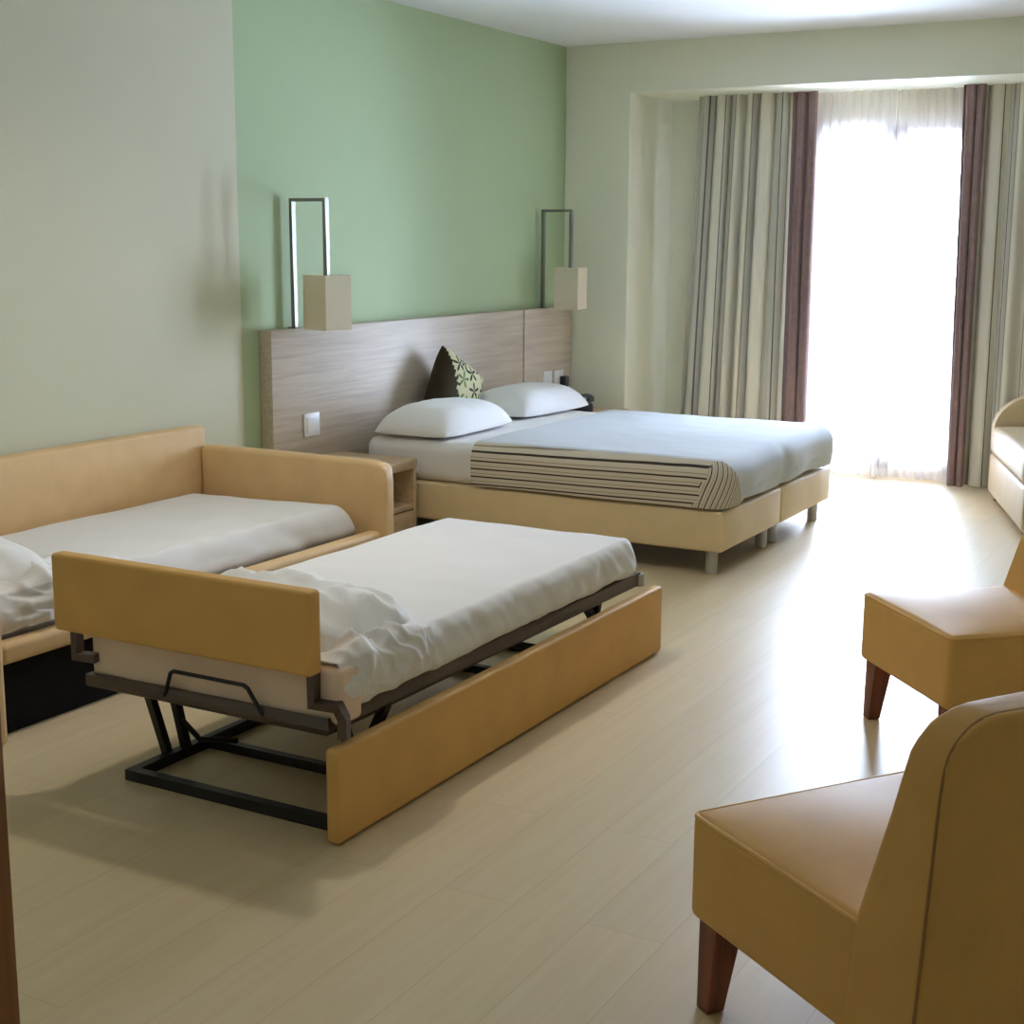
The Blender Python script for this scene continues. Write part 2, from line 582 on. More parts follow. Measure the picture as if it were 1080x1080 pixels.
win = thing('window_1', None, None, (WX0, YN, 0)); win['kind'] = 'structure'
bm = B()
for a, b_ in (((WX0, 9.53, 0), (WX0 + 0.06, 9.60, WZ)), ((WX1 - 0.06, 9.53, 0), (WX1, 9.60, WZ)),
              ((WX0, 9.53, WZ - 0.06), (WX1, 9.60, WZ)), ((WX0, 9.53, 0), (WX1, 9.60, 0.05))):
    bx(bm, a, b_, 0.004)
part('window_frame', bm, M['upvc'], win, True)
WM = (WX0 + WX1) / 2
for x0, x1 in ((WX0 + 0.06, WM), (WM, WX1 - 0.06)):
    bm = B()
    for a, b_ in (((x0, 9.52, 0.05), (x0 + 0.07, 9.575, WZ - 0.06)), ((x1 - 0.07, 9.52, 0.05), (x1, 9.575, WZ - 0.06)),
                  ((x0, 9.52, WZ - 0.13), (x1, 9.575, WZ - 0.06)), ((x0, 9.52, 0.05), (x1, 9.575, 0.14))):
        bx(bm, a, b_, 0.005)
    lf = part('window_leaf', bm, M['upvc'], win, True)
    part('pane', bx(B(), (x0 + 0.06, 9.545, 0.13), (x1 - 0.06, 9.551, WZ - 0.12)), M['glass'], lf, True)
bm = B()
tube(bm, [(WM + 0.035, 9.52, 1.02), (WM + 0.035, 9.485, 1.02), (WM + 0.035, 9.485, 0.92)], 0.009, 8)
part('window_handle', bm, M['chrome'], win, True)

# ------------------------------------------------------------------ ceiling lamp (above the sofa bed, out of the frame)
def downlight(label, loc, mat, R):
    t = thing('ceiling_light', label, 'ceiling light', loc, 0, 'round ceiling lamps')
    bm = B()
    n = 32
    rings = [[bm.verts.new((q * math.cos(2 * PI * k / n), q * math.sin(2 * PI * k / n), z)) for k in range(n)]
             for q, z in ((R + 0.025, 0.0), (R + 0.025, -0.083), (R + 0.018, -0.09), (R + 0.006, -0.09), (R, -0.018), (R, 0.0))]
    for a, b_ in zip(rings, rings[1:]):
        for k in range(n):
            bm.faces.new((a[k], a[(k + 1) % n], b_[(k + 1) % n], b_[k]))
    part('trim_ring', bm, M['white_plastic'], t)
    part('diffuser', cyl(B(), (0, 0), R - 0.001, -0.018, -0.004, 32), M[mat], t)
    return t
downlight('round lit ceiling lamp above the sofa bed', (-2.95, 4.02, ZC), 'lamp', 0.10)
downlight('unseen round lamp added above the entrance as fill light', (0.1, -0.35, ZC), 'hall_fill', 0.08)  # out of frame, added to light the jamb, chair back and near floor

# ------------------------------------------------------------------ headboard, lamps, switches
HX = -4.47
t = thing('headboard', 'long grey oak headboard panel fixed along the green wall', 'headboard', (XL, 5.55, 0))
bm = B(); bx(bm, (XL + 0.002, 5.55, 0.0), (HX, 8.105, 1.105), 0.003)
part('main_panel', bm, M['hb'], t, True)
bm = B(); bx(bm, (XL + 0.002, 8.121, 0.0), (HX, 8.79, 1.105), 0.003)
part('side_panel', bm, M['hb'], t, True)
bm = B(); bx(bm, (XL + 0.002, 8.10, 0.0), (HX - 0.012, 8.126, 1.10))
part('groove', bm, M['ply'], t, True, label='dark groove between the panels')

def wall_lamp(Y, rz, label):
    t = thing('wall_lamp', label, 'lamp', (-4.51, Y, 1.105), 0, 'bedside lamps on the headboard')
    h, a = 0.632, 0.205
    bm = B()
    tube(bm, [(0, 0, 0.0), (0, 0, h), (a, 0, h), (a, 0, 0.255)], 0.0115, square=True)
    part('rod', bm, M['chrome'], t, smooth=False)
    bm = B(); bx(bm, (-0.025, -0.025, 0.0), (0.025, 0.025, 0.006), 0.002)
    part('foot_plate', bm, M['chrome'], t)
    # square shade, slightly turned on its rod: four walls, open top and bottom
    bm = B()
    s, z0, z1, th = 0.084, 0.0, 0.268, 0.004
    rot = Matrix.Rotation(rz, 3, 'Z')
    for sgn, ax in ((1, 0), (-1, 0), (1, 1), (-1, 1)):
        lo = [-s, -s, z0]; hi = [s, s, z1]
        if sgn > 0: lo[ax] = s - th
        else: hi[ax] = -s + th
        if ax == 1:
            lo[0] += th; hi[0] -= th
        bx(bm, lo, hi)
    for v in bm.verts:
        v.co = rot @ v.co + Vector((a, 0, 0))
    sh = part('shade', bm, M['shade'], t, smooth=False)
    bm = B()
    cyl(bm, (a, 0), 0.018, 0.19, 0.262, 16)
    tube(bm, [(a - s * 0.95, 0, 0.245), (a + s * 0.95, 0, 0.245)], 0.003, 6)
    part('lamp_holder', bm, M['white_plastic'], t)
    bm = B()
    bmesh.ops.create_uvsphere(bm, u_segments=16, v_segments=10, radius=0.03, matrix=Matrix.Translation((a, 0, 0.155)))
    part('bulb', bm, M['white_plastic'], t)
    return t
wall_lamp(5.79, math.radians(-12), 'bedside lamp with parchment shade above the nightstand beside the sofa bed')
wall_lamp(8.44, math.radians(6), 'bedside lamp with parchment shade above the telephone near the corner')

def plate(name, label, cat, Y, Z, w, h, toggles=1, socket=False, group=None):
    t = thing(name, label, cat, (HX, Y, Z), 0, group)
    bm = B(); bx(bm, (0, -w / 2, -h / 2), (0.009, w / 2, h / 2), 0.003)
    part('face_plate', bm, M['white_plastic'], t)
    if socket:
        bm = B(); cyl(bm, (0, 0), 0.02, 0, 0.004, 20)
        for v in bm.verts:
            v.co = Vector((v.co.z + 0.008, v.co.x, v.co.y))
        part('socket_insert', bm, M['white_plastic'], t)
    else:
        for k in range(toggles):
            wk = (w - 0.03) / toggles
            y0 = -w / 2 + 0.015 + k * wk
            bm = B(); bx(bm, (0.007, y0 + 0.002, -h / 2 + 0.02), (0.013, y0 + wk - 0.002, h / 2 - 0.02), 0.002)
            part('rocker', bm, M['white_plastic'], t)
    return t
plate('light_switch', 'white square switch plate low on the headboard above the sofa bed', 'switch', 5.855, 0.612, 0.125, 0.118, 1)
plate('light_switch', 'white switch plate beside the black plug near the telephone', 'switch', 8.435, 0.632, 0.115, 0.115, 2)
plate('wall_socket', 'white wall socket with a black plug in it by the corner', 'socket', 8.60, 0.628, 0.125, 0.115, 1, True)
t = thing('power_plug', 'black plug stuck in the socket beside the bed corner', 'plug', (HX + 0.009, 8.625, 0.615))
bm = B(); bx(bm, (0.004, -0.03, -0.038), (0.05, 0.03, 0.03), 0.008)
part('plug_body', bm, M['black'], t)
bm = B()
tube(bm, [(0.04, 0, -0.02), (0.06, 0.0, -0.06), (0.05, 0.015, -0.11), (0.04, 0.03, -0.165), (0.06, 0.02, -0.171)], 0.004, 6)
part('cable', bm, M['black'], t)

# ------------------------------------------------------------------ nightstands
def nightstand(Y0, Y1, label, X0=HX + 0.004, X1=-3.98, H=0.445):
    t = thing('nightstand', label, 'nightstand', (X0, Y0, 0), 0, 'nightstands beside the double bed')
    W, D = Y1 - Y0, X1 - X0
    th = 0.024
    bm = B()
    bx(bm, (0, 0, 0), (D, th, H - 0.05), 0.002)
    bx(bm, (0, W - th, 0), (D, W, H - 0.05), 0.002)
    bx(bm, (0, th, 0.03), (0.012, W - th, H - 0.05))
    bx(bm, (0, th, 0.03), (D - 0.012, W - th, 0.05))
    part('carcass', bm, M['ns'], t)
    part('top', bx(B(), (0, -0.002, H - 0.05), (D + 0.004, W + 0.002, H), 0.003), M['ns'], t)
    part('shelf', bx(B(), (0.012, th, 0.185), (D - 0.004, W - th, 0.21), 0.002), M['ns'], t)
    dr = part('drawer_front', bx(B(), (D - 0.02, th + 0.003, 0.045), (D - 0.002, W - th - 0.003, 0.178), 0.002), M['ns'], t)
    return t
nightstand(5.62, 6.09, 'open oak nightstand squeezed between the sofa bed arm and the double bed')
nightstand(7.93, 8.66, 'oak nightstand carrying the telephone on the far side of the bed')

t = thing('telephone', 'dark desk telephone on the far nightstand by the pillow', 'telephone', (-4.16, 8.27, 0.445), math.radians(-60))
bm = B()
def wedge(p):
    return (p.x, p.y, p.z if p.z < 0.02 else p.z + 0.025 * (p.y + 0.1) / 0.2)
soft(bm, (-0.085, -0.1, 0), (0.085, 0.1, 0.045), 0.012, (3, 3, 1), 2, wedge)
bs = part('base', bm, M['black'], t)
bm = B()
for i in range(3):
    for j in range(4):
        bx(bm, (0.0 + i * 0.024, -0.07 + j * 0.022, 0.044), (0.016 + i * 0.024, -0.056 + j * 0.022, 0.058), 0.002, 1)
part('keypad', bm, M['grey_plastic'], bs)
bm = B()
pts = [(-0.05, -0.1, 0.078), (-0.05, -0.07, 0.092), (-0.05, 0.0, 0.105), (-0.05, 0.07, 0.11), (-0.05, 0.1, 0.102)]
tube(bm, pts, 0.018, 10, r2=0.012)
bx(bm, (-0.075, -0.115, 0.055), (-0.025, -0.065, 0.092), 0.01)
bx(bm, (-0.075, 0.065, 0.07), (-0.025, 0.115, 0.108), 0.01)
part('handset', bm, M['grey_plastic'], t)
bm = B()
cp = [(-0.05 + 0.012 * math.cos(k * 1.3), -0.115 - 0.012 * k / 6 - 0.01, 0.012 + 0.01 * math.sin(k * 1.3) ** 2) for k in range(20)]
tube(bm, [(-0.05, -0.105, 0.065), (-0.05, -0.13, 0.05)] + cp, 0.003, 5)
part('cord', bm, M['black'], t)

# ------------------------------------------------------------------ double bed
def bed_base(Y0, Y1, label):
    X0, X1 = -4.42, -2.33
    t = thing('divan_bed', label, 'bed', ((X0 + X1) / 2, (Y0 + Y1) / 2, 0), 0, 'leather bases of the double bed')
    bm = B(); soft(bm, (X0, Y0, 0.118), (X1, Y1, 0.312), 0.016, (6, 4, 1), 2)
    part('frame', bm, M['cream_leather'], t, True)
    bm = B(); bx(bm, (X0 + 0.05, Y0 + 0.05, 0.108), (X1 - 0.05, Y1 - 0.05, 0.12))
    part('underside', bm, M['ply'], t, True)
    for x in (X0 + 0.07, X1 - 0.075):
        for y in (Y0 + 0.07, Y1 - 0.07):
            bm = B(); cyl(bm, (x, y), 0.029, 0.0, 0.119, 18, bev=0.003)
            part('leg', bm, M['grey_metal'], t, True)
    return t
bed_base(6.15, 6.983, 'cream leather bed base under the striped border side of the double bed')
bed_base(6.993, 7.83, 'cream leather bed base under the plain half of the double bed by the curtains')

def mattress(name, label, lo, hi, r, fn, n=(40, 40, 5), mat='sheet', group=None):
    t = thing(name, label, 'mattress', ((lo[0] + hi[0]) / 2, (lo[1] + hi[1]) / 2, lo[2]), 0, group)
    bm = B(); soft(bm, lo, hi, r, n, 4, fn)
    part('fitted_sheet', bm, M[mat], t, True)
    return t
def bedfn(p):
    k = (p.z - 0.312) / 0.21
    x, y, z = p.x, p.y, p.z
    z += (0.006 * nz(x * 3, y * 3, 1) + 0.004 * nz(x * 8, y * 8, 2)) * max(0, k)
    side = 0.006 * math.sin(PI * min(max(k, 0), 1)) + 0.004 * nz(x * 6, y * 6, z * 10)
    if y < 6.3: y -= side
    if y > 7.7: y += side
    return (x, y, z)
mattress('mattress', 'thick double mattress in a white sheet on the leather bed bases', (-4.36, 6.175, 0.3125), (-2.37, 7.81, 0.525), 0.055, bedfn)

# coverlet: white spread over the foot two thirds, striped border hanging on the near side
CX0, CX1, CY0, CY1, CZ0, CZ1 = -3.68, -2.325, 6.145, 7.85, 0.325, 0.548
def coverfn(p):
    x, y, z = p.x, p.y, p.z
    k = min(max((z - CZ0) / (CZ1 - CZ0), 0), 1)
    z += (0.005 * nz(x * 2.5, y * 2.5, 5) + 0.003 * nz(x * 7, y * 7, 6)) * k
    # hanging sides bulge and ripple; the two mattresses part at the middle
    bl = math.sin(PI * k)
    if x > CX1 - 0.1:
        f = (x - CX1 + 0.1) / 0.1
        x += f * (0.016 * bl + 0.010 * (1 - k) * math.sin(y * 9 + 1.5 * nz(y * 4, 3)) - 0.016 * math.exp(-((y - 6.99) / 0.05) ** 2) * (1 - 0.5 * k))
    if y < CY0 + 0.1:
        f = (CY0 + 0.1 - y) / 0.1
        y -= f * (0.008 * bl + 0.005 * (1 - k) * math.sin(x * 8))
    if y > CY1 - 0.1:
        f = (y - CY1 + 0.1) / 0.1
        y += f * 0.012 * bl
    if p.z < CZ0 + 0.06 and p.x > CX1 - 0.1:
        z += 0.018 * (0.5 + 0.5 * math.sin(p.y * 7 + 0.8)) * (1 if p.y > 6.4 else 0)
    return (x, y, z)
bm = B()
soft(bm, (CX0 - 0.2, CY0, CZ0 - 0.1), (CX1, CY1, CZ1), 0.085, (40, 44, 12), 5, None)
# cut away what lies under the mattress line and beyond the folded edge
bmesh.ops.bisect_plane(bm, geom=bm.verts[:] + bm.edges[:] + bm.faces[:], plane_co=(CX0, 0, 0), plane_no=(-1, 0, 0), clear_outer=True)
bmesh.ops.bisect_plane(bm, geom=bm.verts[:] + bm.edges[:] + bm.faces[:], plane_co=(0, 0, CZ0), plane_no=(0, 0, -1), clear_outer=True)
ob = Vector((0, CZ1 - 0.03 - CZ0, 0.13)).normalized()
op = Vector((0, CY0 + 0.215, CZ0))
sel = [f for f in bm.faces if f.calc_center_median().x > CX1 - 0.13 and f.calc_center_median().y < CY0 + 0.4]
gs = set(sel) | {e for f in sel for e in f.edges} | {v for f in sel for v in f.verts}
bmesh.ops.bisect_plane(bm, geom=list(gs), plane_co=op, plane_no=ob)
FOLD = -2.47
uvl = bm.loops.layers.uv.new('UVMap')
bor = []
for f in bm.faces:
    c = f.calc_center_median()
    fold = c.x - FOLD - 0.35 * (c.z - CZ0)
    near = c.y < CY0 + 0.062 and c.z < CZ1 - 0.012
    foot = c.x > CX1 - 0.12 and (c - op).dot(ob) < 0 and c.z < CZ1 - 0.012
    if near or foot:
        bor.append(f)
    for l in f.loops:
        q = l.vert.co
        if fold > 0:
            s = (q.x - FOLD) + (q.y - CY0)
            l[uvl].uv = (q.z, 0.012 + s * 1.25 - 0.5 * (q.z - CZ0))
        else:
            l[uvl].uv = (q.x, CZ1 - q.z + 0.5 * max(0, q.y - CY0) + 0.02 + 0.010 * (q.x - CX0))
bset = set(bor)
bm2 = bm.copy()
idx = {f.index for f in bset} if bm.faces.index_update() is None else set()
idx = set(f.index for f in bor)
bm2.faces.ensure_lookup_table()
bmesh.ops.delete(bm2, geom=[f for i, f in enumerate(bm2.faces) if i not in idx], context='FACES')
bmesh.ops.delete(bm, geom=bor, context='FACES')
t = thing('coverlet', 'white bedspread with a striped hanging border over the double bed', 'bedspread', (CX0, 6.99, 0.325))
for b_ in (bm, bm2):
    for v in b_.verts:
        v.co = Vector(coverfn(v.co))
o1 = part('top_cloth', bm, M['cover'], t, True, angle=70)
o2 = part('striped_border', bm2, M['border'], t, True, label='cream border with dark stripes', angle=70)
for o in (o1, o2):
    s = o.modifiers.new('thickness', 'SOLIDIFY'); s.thickness = 0.006; s.offset = -1.0

def pillow_bm(lx, ly, h, seed=0, wr=0.009, flat=0.13, n=36, rnd=1.0):
    """A filled pillow lying on its back, seam all round, pinched corners."""
    bm = B()
    uv = bm.loops.layers.uv.new('UVMap')
    g = {}
    for side in (1, -1):
        for i in range(n + 1):
            for j in range(n + 1):
                u, v = -1 + 2 * i / n, -1 + 2 * j / n
                edge = i in (0, n) or j in (0, n)
                if edge and side < 0:
                    g[(side, i, j)] = g[(1, i, j)]
                    continue
                us, vs = math.sin(u * PI / 2), math.sin(v * PI / 2)
                t = (max(0, 1 - abs(us) ** 3.4) * max(0, 1 - abs(vs) ** 3.4)) ** 0.48
                x = lx / 2 * us * (1 - 0.02 * (1 - vs * vs)) * math.sqrt(1 - 0.16 * rnd * vs ** 4)
                y = ly / 2 * vs * (1 - 0.02 * (1 - us * us)) * math.sqrt(1 - 0.12 * rnd * us ** 4)
                w = wr * (nz(x * 7 + seed, y * 7, seed) + 0.6 * nz(x * 17, y * 17 + seed, seed))
                z = flat * h + side * t * h * ((1 - flat) if side > 0 else flat) + (w * t ** 0.5 if side > 0 else 0)
                g[(side, i, j)] = bm.verts.new((x, y, max(z, 0.0)))
    for side in (1, -1):
        for i in range(n):
            for j in range(n):
                q = [g[(side, i, j)], g[(side, i + 1, j)], g[(side, i + 1, j + 1)], g[(side, i, j + 1)]]
                if side < 0: q = q[::-1]
                f = bm.faces.new(q)
                f.material_index = 0 if side > 0 else 1
                for l in f.loops:
                    l[uv].uv = (l.vert.co.x, l.vert.co.y)
    return bm

def pillow(label, loc, rz, lx, ly, h, seed, tilt=(0, 0), group=None, wr=0.006, sag=None, pipe=False):
    t = thing('pillow', label, 'pillow', loc, rz, group)
    t.rotation_euler = (tilt[0], tilt[1], rz)
    bm = pillow_bm(lx, ly, h, seed, wr)
    if sag:
        for v in bm.verts: v.co = Vector(sag(v.co))
    part('pillowcase', bm, M['pillow'], t, angle=80)
    return t
pillow('white pillow on the double bed closest to the sofa bed', (-4.10, 6.565, 0.527), math.radians(2), 0.47, 0.80, 0.165, 1.3, group='white pillows on the double bed')
pillow('white pillow on the double bed beside the telephone', (-4.14, 7.56, 0.527), math.radians(-3), 0.47, 0.80, 0.165, 4.7, group='white pillows on the double bed')

# leaf-print scatter cushion standing on its corner against the headboard
t = thing('cushion', 'leaf print scatter cushion standing on its corner between the two pillows', 'cushion', (-4.30, 6.98, 0.53))
cb = pillow_bm(0.40, 0.40, 0.17, 9.1, 0.004, 0.5, 30, 0.0)
nrm = Vector((0.985, -0.122, 0.12)).normalized()
up = (Vector((0, 0, 1)) - nrm * nrm.z).normalized()
sd = up.cross(nrm)
ca, sa = math.cos(math.radians(58)), math.sin(math.radians(58))
mid = Vector((-4.36, 6.95, 0.955)) - Vector((-4.30, 6.98, 0.53)) - sd * (0.2 * (ca - sa)) - up * (0.2 * (ca + sa))
dark = []
for v in cb.verts:
    p = v.co.copy()
    a, b_ = p.x * ca - p.y * sa, p.x * sa + p.y * ca
    q = mid + sd * a + up * b_ + nrm * (p.z - 0.085)
    v.co = Vector((q.x, q.y, max(0.0, q.z)))
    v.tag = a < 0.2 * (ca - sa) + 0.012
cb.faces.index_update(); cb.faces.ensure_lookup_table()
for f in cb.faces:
    if all(v.tag for v in f.verts): f.material_index = 1  # near side of the front takes the dark colour as well
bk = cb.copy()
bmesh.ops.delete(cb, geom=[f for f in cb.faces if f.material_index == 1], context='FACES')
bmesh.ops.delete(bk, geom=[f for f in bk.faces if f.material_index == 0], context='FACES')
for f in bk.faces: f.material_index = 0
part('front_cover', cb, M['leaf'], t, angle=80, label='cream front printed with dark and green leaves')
part('dark_cover', bk, M['olive'], t, angle=80, label='plain dark back and near side of the front')

# ------------------------------------------------------------------ sofa bed along the left wall
SY0, SY1 = 2.84, 5.07
t = thing('sofa_bed', 'tan leather sofa bed against the cream wall', 'sofa bed', (-4.0, 3.95, 0))
bm = B(); soft(bm, (-4.54, SY0 + 0.04, 0.03), (-4.45, 5.03, 0.695), 0.012, (2, 10, 3), 3)
part('backrest', bm, M['sofa_leather'], t, True)
def armfn(p):
    # rounded upper front corner
    R = 0.07
    dx, dz = p.x - (-3.42 - R), p.z - (0.612 - R)
    if dx > 0 and dz > 0:
        a, b_ = dx / R, dz / R
        return (-3.42 - R + dx * math.sqrt(max(0, 1 - b_ * b_ / 2)), p.y, 0.612 - R + dz * math.sqrt(max(0, 1 - a * a / 2)))
    return p
for y0, y1 in ((SY0, SY0 + 0.085), (4.985, 5.065)):
    bm = B(); soft(bm, (-4.45, y0, 0.0), (-3.42, y1, 0.612), 0.022, (14, 2, 9), 3, armfn)
    part('armrest', bm, M['sofa_leather'], t, True)
bm = B(); soft(bm, (-3.505, SY0 + 0.085, 0.245), (-3.435, 4.985, 0.315), 0.022, (1, 10, 1), 3)
part('seat_rail', bm, M['sofa_leather'], t, True)
bm = B(); bx(bm, (-4.45, SY0 + 0.085, 0.25), (-3.505, 4.985, 0.286))
part('bed_board', bm, M['ply'], t, True)
bm = B(); bx(bm, (-3.515, SY0 + 0.085, 0.004), (-3.50, 4.985, 0.25))
part('shadow_panel', bm, M['seat_shadow'], t, True, label='black panel standing in for the shade under the seat rail')  # black sheet put in place of the shade in the open void
bm = B(); bx(bm, (-4.45, SY0 + 0.085, 0.0), (-4.42, 4.985, 0.25))
part('back_board', bm, M['ply'], t, True)

def sofafn(p):
    x, y, z = p.x, p.y, p.z
    k = min(max((z - 0.287) / 0.14, 0), 1)
    fx = (x + 4.44) / 0.93
    z += k * (-0.02 + 0.028 * fx)
    z += k * (0.005 * nz(x * 3, y * 3, 11) + 0.004 * nz(x * 9, y * 5, 12))
    if x > -3.62:
        z += k * 0.007 * nz(x * 14, y * 9, 13)
        x += 0.010 * nz(y * 7, z * 14, 14) - 0.05 * k * (x + 3.62) / 0.12
    if y > 4.8: y -= 0.06 * k * max(0, (y - 4.8) / 0.15)
    # rumpled towards the pillow end
    cr = max(0, 1 - (y - 2.93) / 0.75) * max(0, min(1, (x + 4.0) / 0.35))
    z += k * cr * (0.026 * nz(x * 9, y * 12, 21) + 0.014 * abs(nz(x * 20, y * 22, 22)))
    return (x, y, z)
mattress('mattress', 'thin single mattress in a white sheet on the sofa bed', (-4.44, 2.93, 0.287), (-3.51, 4.965, 0.427), 0.06, sofafn, (60, 110, 6), group='single mattresses')
pillow('white pillow slumped at the end of the sofa bed', (-3.93, 3.14, 0.425), math.radians(90 - 6), 0.42, 0.72, 0.14, 2.2, wr=0.02)

# crumpled sheet end at the corner of the sofa bed
def crumple_bm(n, m, fn):
    bm = B()
    g = [[bm.verts.new(fn(i / n, j / m)) for j in range(m + 1)] for i in range(n + 1)]
    for i in range(n):
        for j in range(m):
            bm.faces.new((g[i][j], g[i + 1][j], g[i + 1][j + 1], g[i][j + 1]))
    return bm
def rid(x):
    return 1 - abs(2 * (x - math.floor(x)) - 1)
def sheetfn(u, v):
    # u along the bed from the arm, v from the middle of the mattress out and down over its edge
    y = 2.945 + 0.62 * u
    if v < 0.55:
        x = -3.82 + 0.32 * v / 0.55; z = 0.452
    else:
        k = (v - 0.55) / 0.45
        x = -3.50 + 0.022 * math.sin(k * PI); z = 0.452 - 0.125 * k
    fade = min(1, 4 * v) * min(1, 5 * u, 3.2 * (1 - u) + 0.12)
    w = 0.012 * rid(6.5 * u - 3.7 * v + 0.9 * nz(u * 5, v * 5, 36)) ** 3 + 0.034 * rid(2.1 * u + 1.1 * v + 0.5 * nz(u * 3, v * 3, 31)) ** 2 + 0.022 * nz(u * 6, v * 7, 33) + 0.012 * rid(4.3 * v - 2.2 * u + 0.4 * nz(u * 5, v * 4, 35))
    if v < 0.55: z += fade * w
    else: x += fade * w * 0.7; z += fade * w * 0.35
    return (x, y, z)
t = thing('bed_sheet', 'crumpled white sheet hanging over the edge of the sofa bed', 'sheet', (-3.6, 3.2, 0.42), 0)
o = part('cloth', crumple_bm(80, 80, sheetfn), M['sheet'], t, True, angle=80)
s = o.modifiers.new('thickness', 'SOLIDIFY'); s.thickness = 0.004; s.offset = 1

# ------------------------------------------------------------------ pull-out trundle bed
t = thing('trundle_bed', 'raised pull out trundle bed with tan headboard and side panel', 'bed', (-2.6, 3.85, 0))
bm = B(); soft(bm, (-3.085, 2.815, 0.442), (-2.168, 2.868, 0.668), 0.012, (6, 1, 3), 3)
hb = part('headboard', bm, M['leather'], t, True)
bm = B()
tube(bm, [(-3.03, 2.85, 0.445), (-3.03, 2.85, 0.365), (-2.965, 2.86, 0.365)], 0.013, square=True)
part('bracket', bm, M['rail'], t, True, smooth=False)
bm = B()
tube(bm, [(-2.185, 2.85, 0.445), (-2.185, 2.85, 0.362), (-2.115, 2.86, 0.362), (-2.105, 2.87, 0.33), (-2.105, 2.87, 0.275)], 0.013, square=True)
part('bracket', bm, M['rail'], t, True, smooth=False)
bm = B(); soft(bm, (-2.125, 2.81, 0.006), (-2.082, 4.89, 0.262), 0.012, (1, 14, 3), 3)
part('side_panel', bm, M['leather'], t, True)
bm = B()
tube(bm, [(-2.985, 2.865, 0.298), (-2.155, 2.865, 0.298), (-2.155, 4.80, 0.298), (-2.985, 4.80, 0.298)], 0.017, closed=True, square=True)
part('bed_frame', bm, M['rail'], t, True, smooth=False)
for k in range(12):
    y = 3.0 + k * 0.152
    bm = B(); bx(bm, (-2.97, y, 0.297), (-2.17, y + 0.06, 0.309), 0.003, 1)
    part('slat', bm, M['ply'], t, True)
bm = B()
zt = 0.0165
tube(bm, [(-2.13, 2.90, zt), (-2.885, 2.90, zt), (-2.885, 4.62, zt), (-2.13, 4.62, zt)], 0.016, square=True)
tube(bm, [(-2.885, 3.22, zt), (-2.13, 3.22, zt)], 0.014, square=True)
tube(bm, [(-2.885, 4.30, zt), (-2.13, 4.30, zt)], 0.014, square=True)
tube(bm, [(-2.14, 2.90, zt), (-2.14, 4.62, zt)], 0.014, square=True)
part('base_frame', bm, M['dark'], t, True, smooth=False)
for x, sx in ((-2.885, 1), (-2.175, -1)):
    for ys, sg in ((3.02, 1), (4.50, -1)):
        bm = B()
        tube(bm, [(x - 0.012, ys + 0.04 * sg, 0.02), (x - 0.012, ys - 0.05 * sg, 0.30)], 0.012, square=True)
        part('lifting_link', bm, M['dark'], t, True, smooth=False)
        bm = B()
        tube(bm, [(x + 0.018, ys + 0.09 * sg, 0.02), (x + 0.018, ys + 0.045 * sg, 0.21), (x + 0.018, ys + 0.12 * sg, 0.285)], 0.012, square=True)
        part('lifting_link', bm, M['dark'], t, True, smooth=False)
        bm = B()
        tube(bm, [(x + 0.02 * sx, ys + 0.06 * sg, 0.14), (x + 0.07 * sx, ys + 0.09 * sg, 0.07), (x + 0.12 * sx, ys + 0.2 * sg, 0.04)], 0.009, 8)
        part('spring_strut', bm, M['dark'], t, True)
bm = B()
tube(bm, [(-2.70, 2.848, 0.30), (-2.668, 2.84, 0.372), (-2.655, 2.84, 0.379), (-2.41, 2.84, 0.379), (-2.397, 2.84, 0.372), (-2.352, 2.848, 0.30)], 0.006, 8)
part('mattress_stop', bm, M['dark'], t, True)
bm = B()
cyl(bm, (-2.15, 4.815), 0.022, 0.27, 0.315, 14)
part('corner_cap', bm, M['grey_metal'], t, True)

TX0, TX1, TY0, TY1, TZ0, TZ1 = -3.01, -2.125, 2.872, 4.805, 0.317, 0.458
def trufn(p):
    x, y, z = p.x, p.y, p.z
    k = min(max((z - TZ0) / (TZ1 - TZ0), 0), 1)
    z += k * (0.004 * nz(x * 3, y * 3, 41) + 0.003 * nz(x * 8, y * 6, 42))
    if x > TX1 - 0.08:
        f = (x - TX1 + 0.08) / 0.08
        x += f * (0.010 * nz(y * 9, z * 8, 43) + 0.007 * nz(y * 22 + z * 16, z * 6, 44)) - f * 0.025 * k
    if x > TX1 - 0.10 and k < 0.3 and y > 3.0:
        z += 0.012 * nz(y * 6, 1, 45) * (1 - k)
    # rumpled at the pillow corner
    c = max(0, 1 - math.hypot((x + 2.16) / 0.34, (y - 3.0) / 0.42))
    z += k * c * (0.022 * nz(x * 16, y * 11, 46) + 0.014 * rid(6 * y + 5 * x + 0.5 * nz(x * 6, y * 6, 47)))
    x += c * 0.014 * rid(8 * y + 7 * z) * (1 if p.x > TX1 - 0.03 else 0)
    # foot end hangs a little and rounds off
    if y > TY1 - 0.12: x -= 0.015 * ((y - TY1 + 0.12) / 0.12) ** 2 * (1 if x > -2.5 else -1)
    return (x, y, z)
tm = thing('mattress', 'thin single mattress in a white sheet on the raised trundle bed', 'mattress', (-2.57, 3.84, TZ0), 0, 'single mattresses')
bm = B(); soft(bm, (TX0, TY0 + 0.006, TZ0), (TX1, TY1, TZ1), 0.05, (56, 110, 7), 4, trufn)
part('fitted_sheet', bm, M['sheet'], tm, True, angle=80)
def tickfn(p):
    x, y, z = p.x, p.y, p.z
    if z < 0.35: z += -0.012 + 0.016 * nz(x * 5, 2, 51) + 0.010 * abs(x + 2.57)
    return (x, y, z)
bm = B(); soft(bm, (TX0 + 0.01, TY0 - 0.003, TZ0 - 0.004), (TX1 + 0.012, TY0 + 0.10, TZ1 - 0.001), 0.02, (26, 2, 4), 4, tickfn)
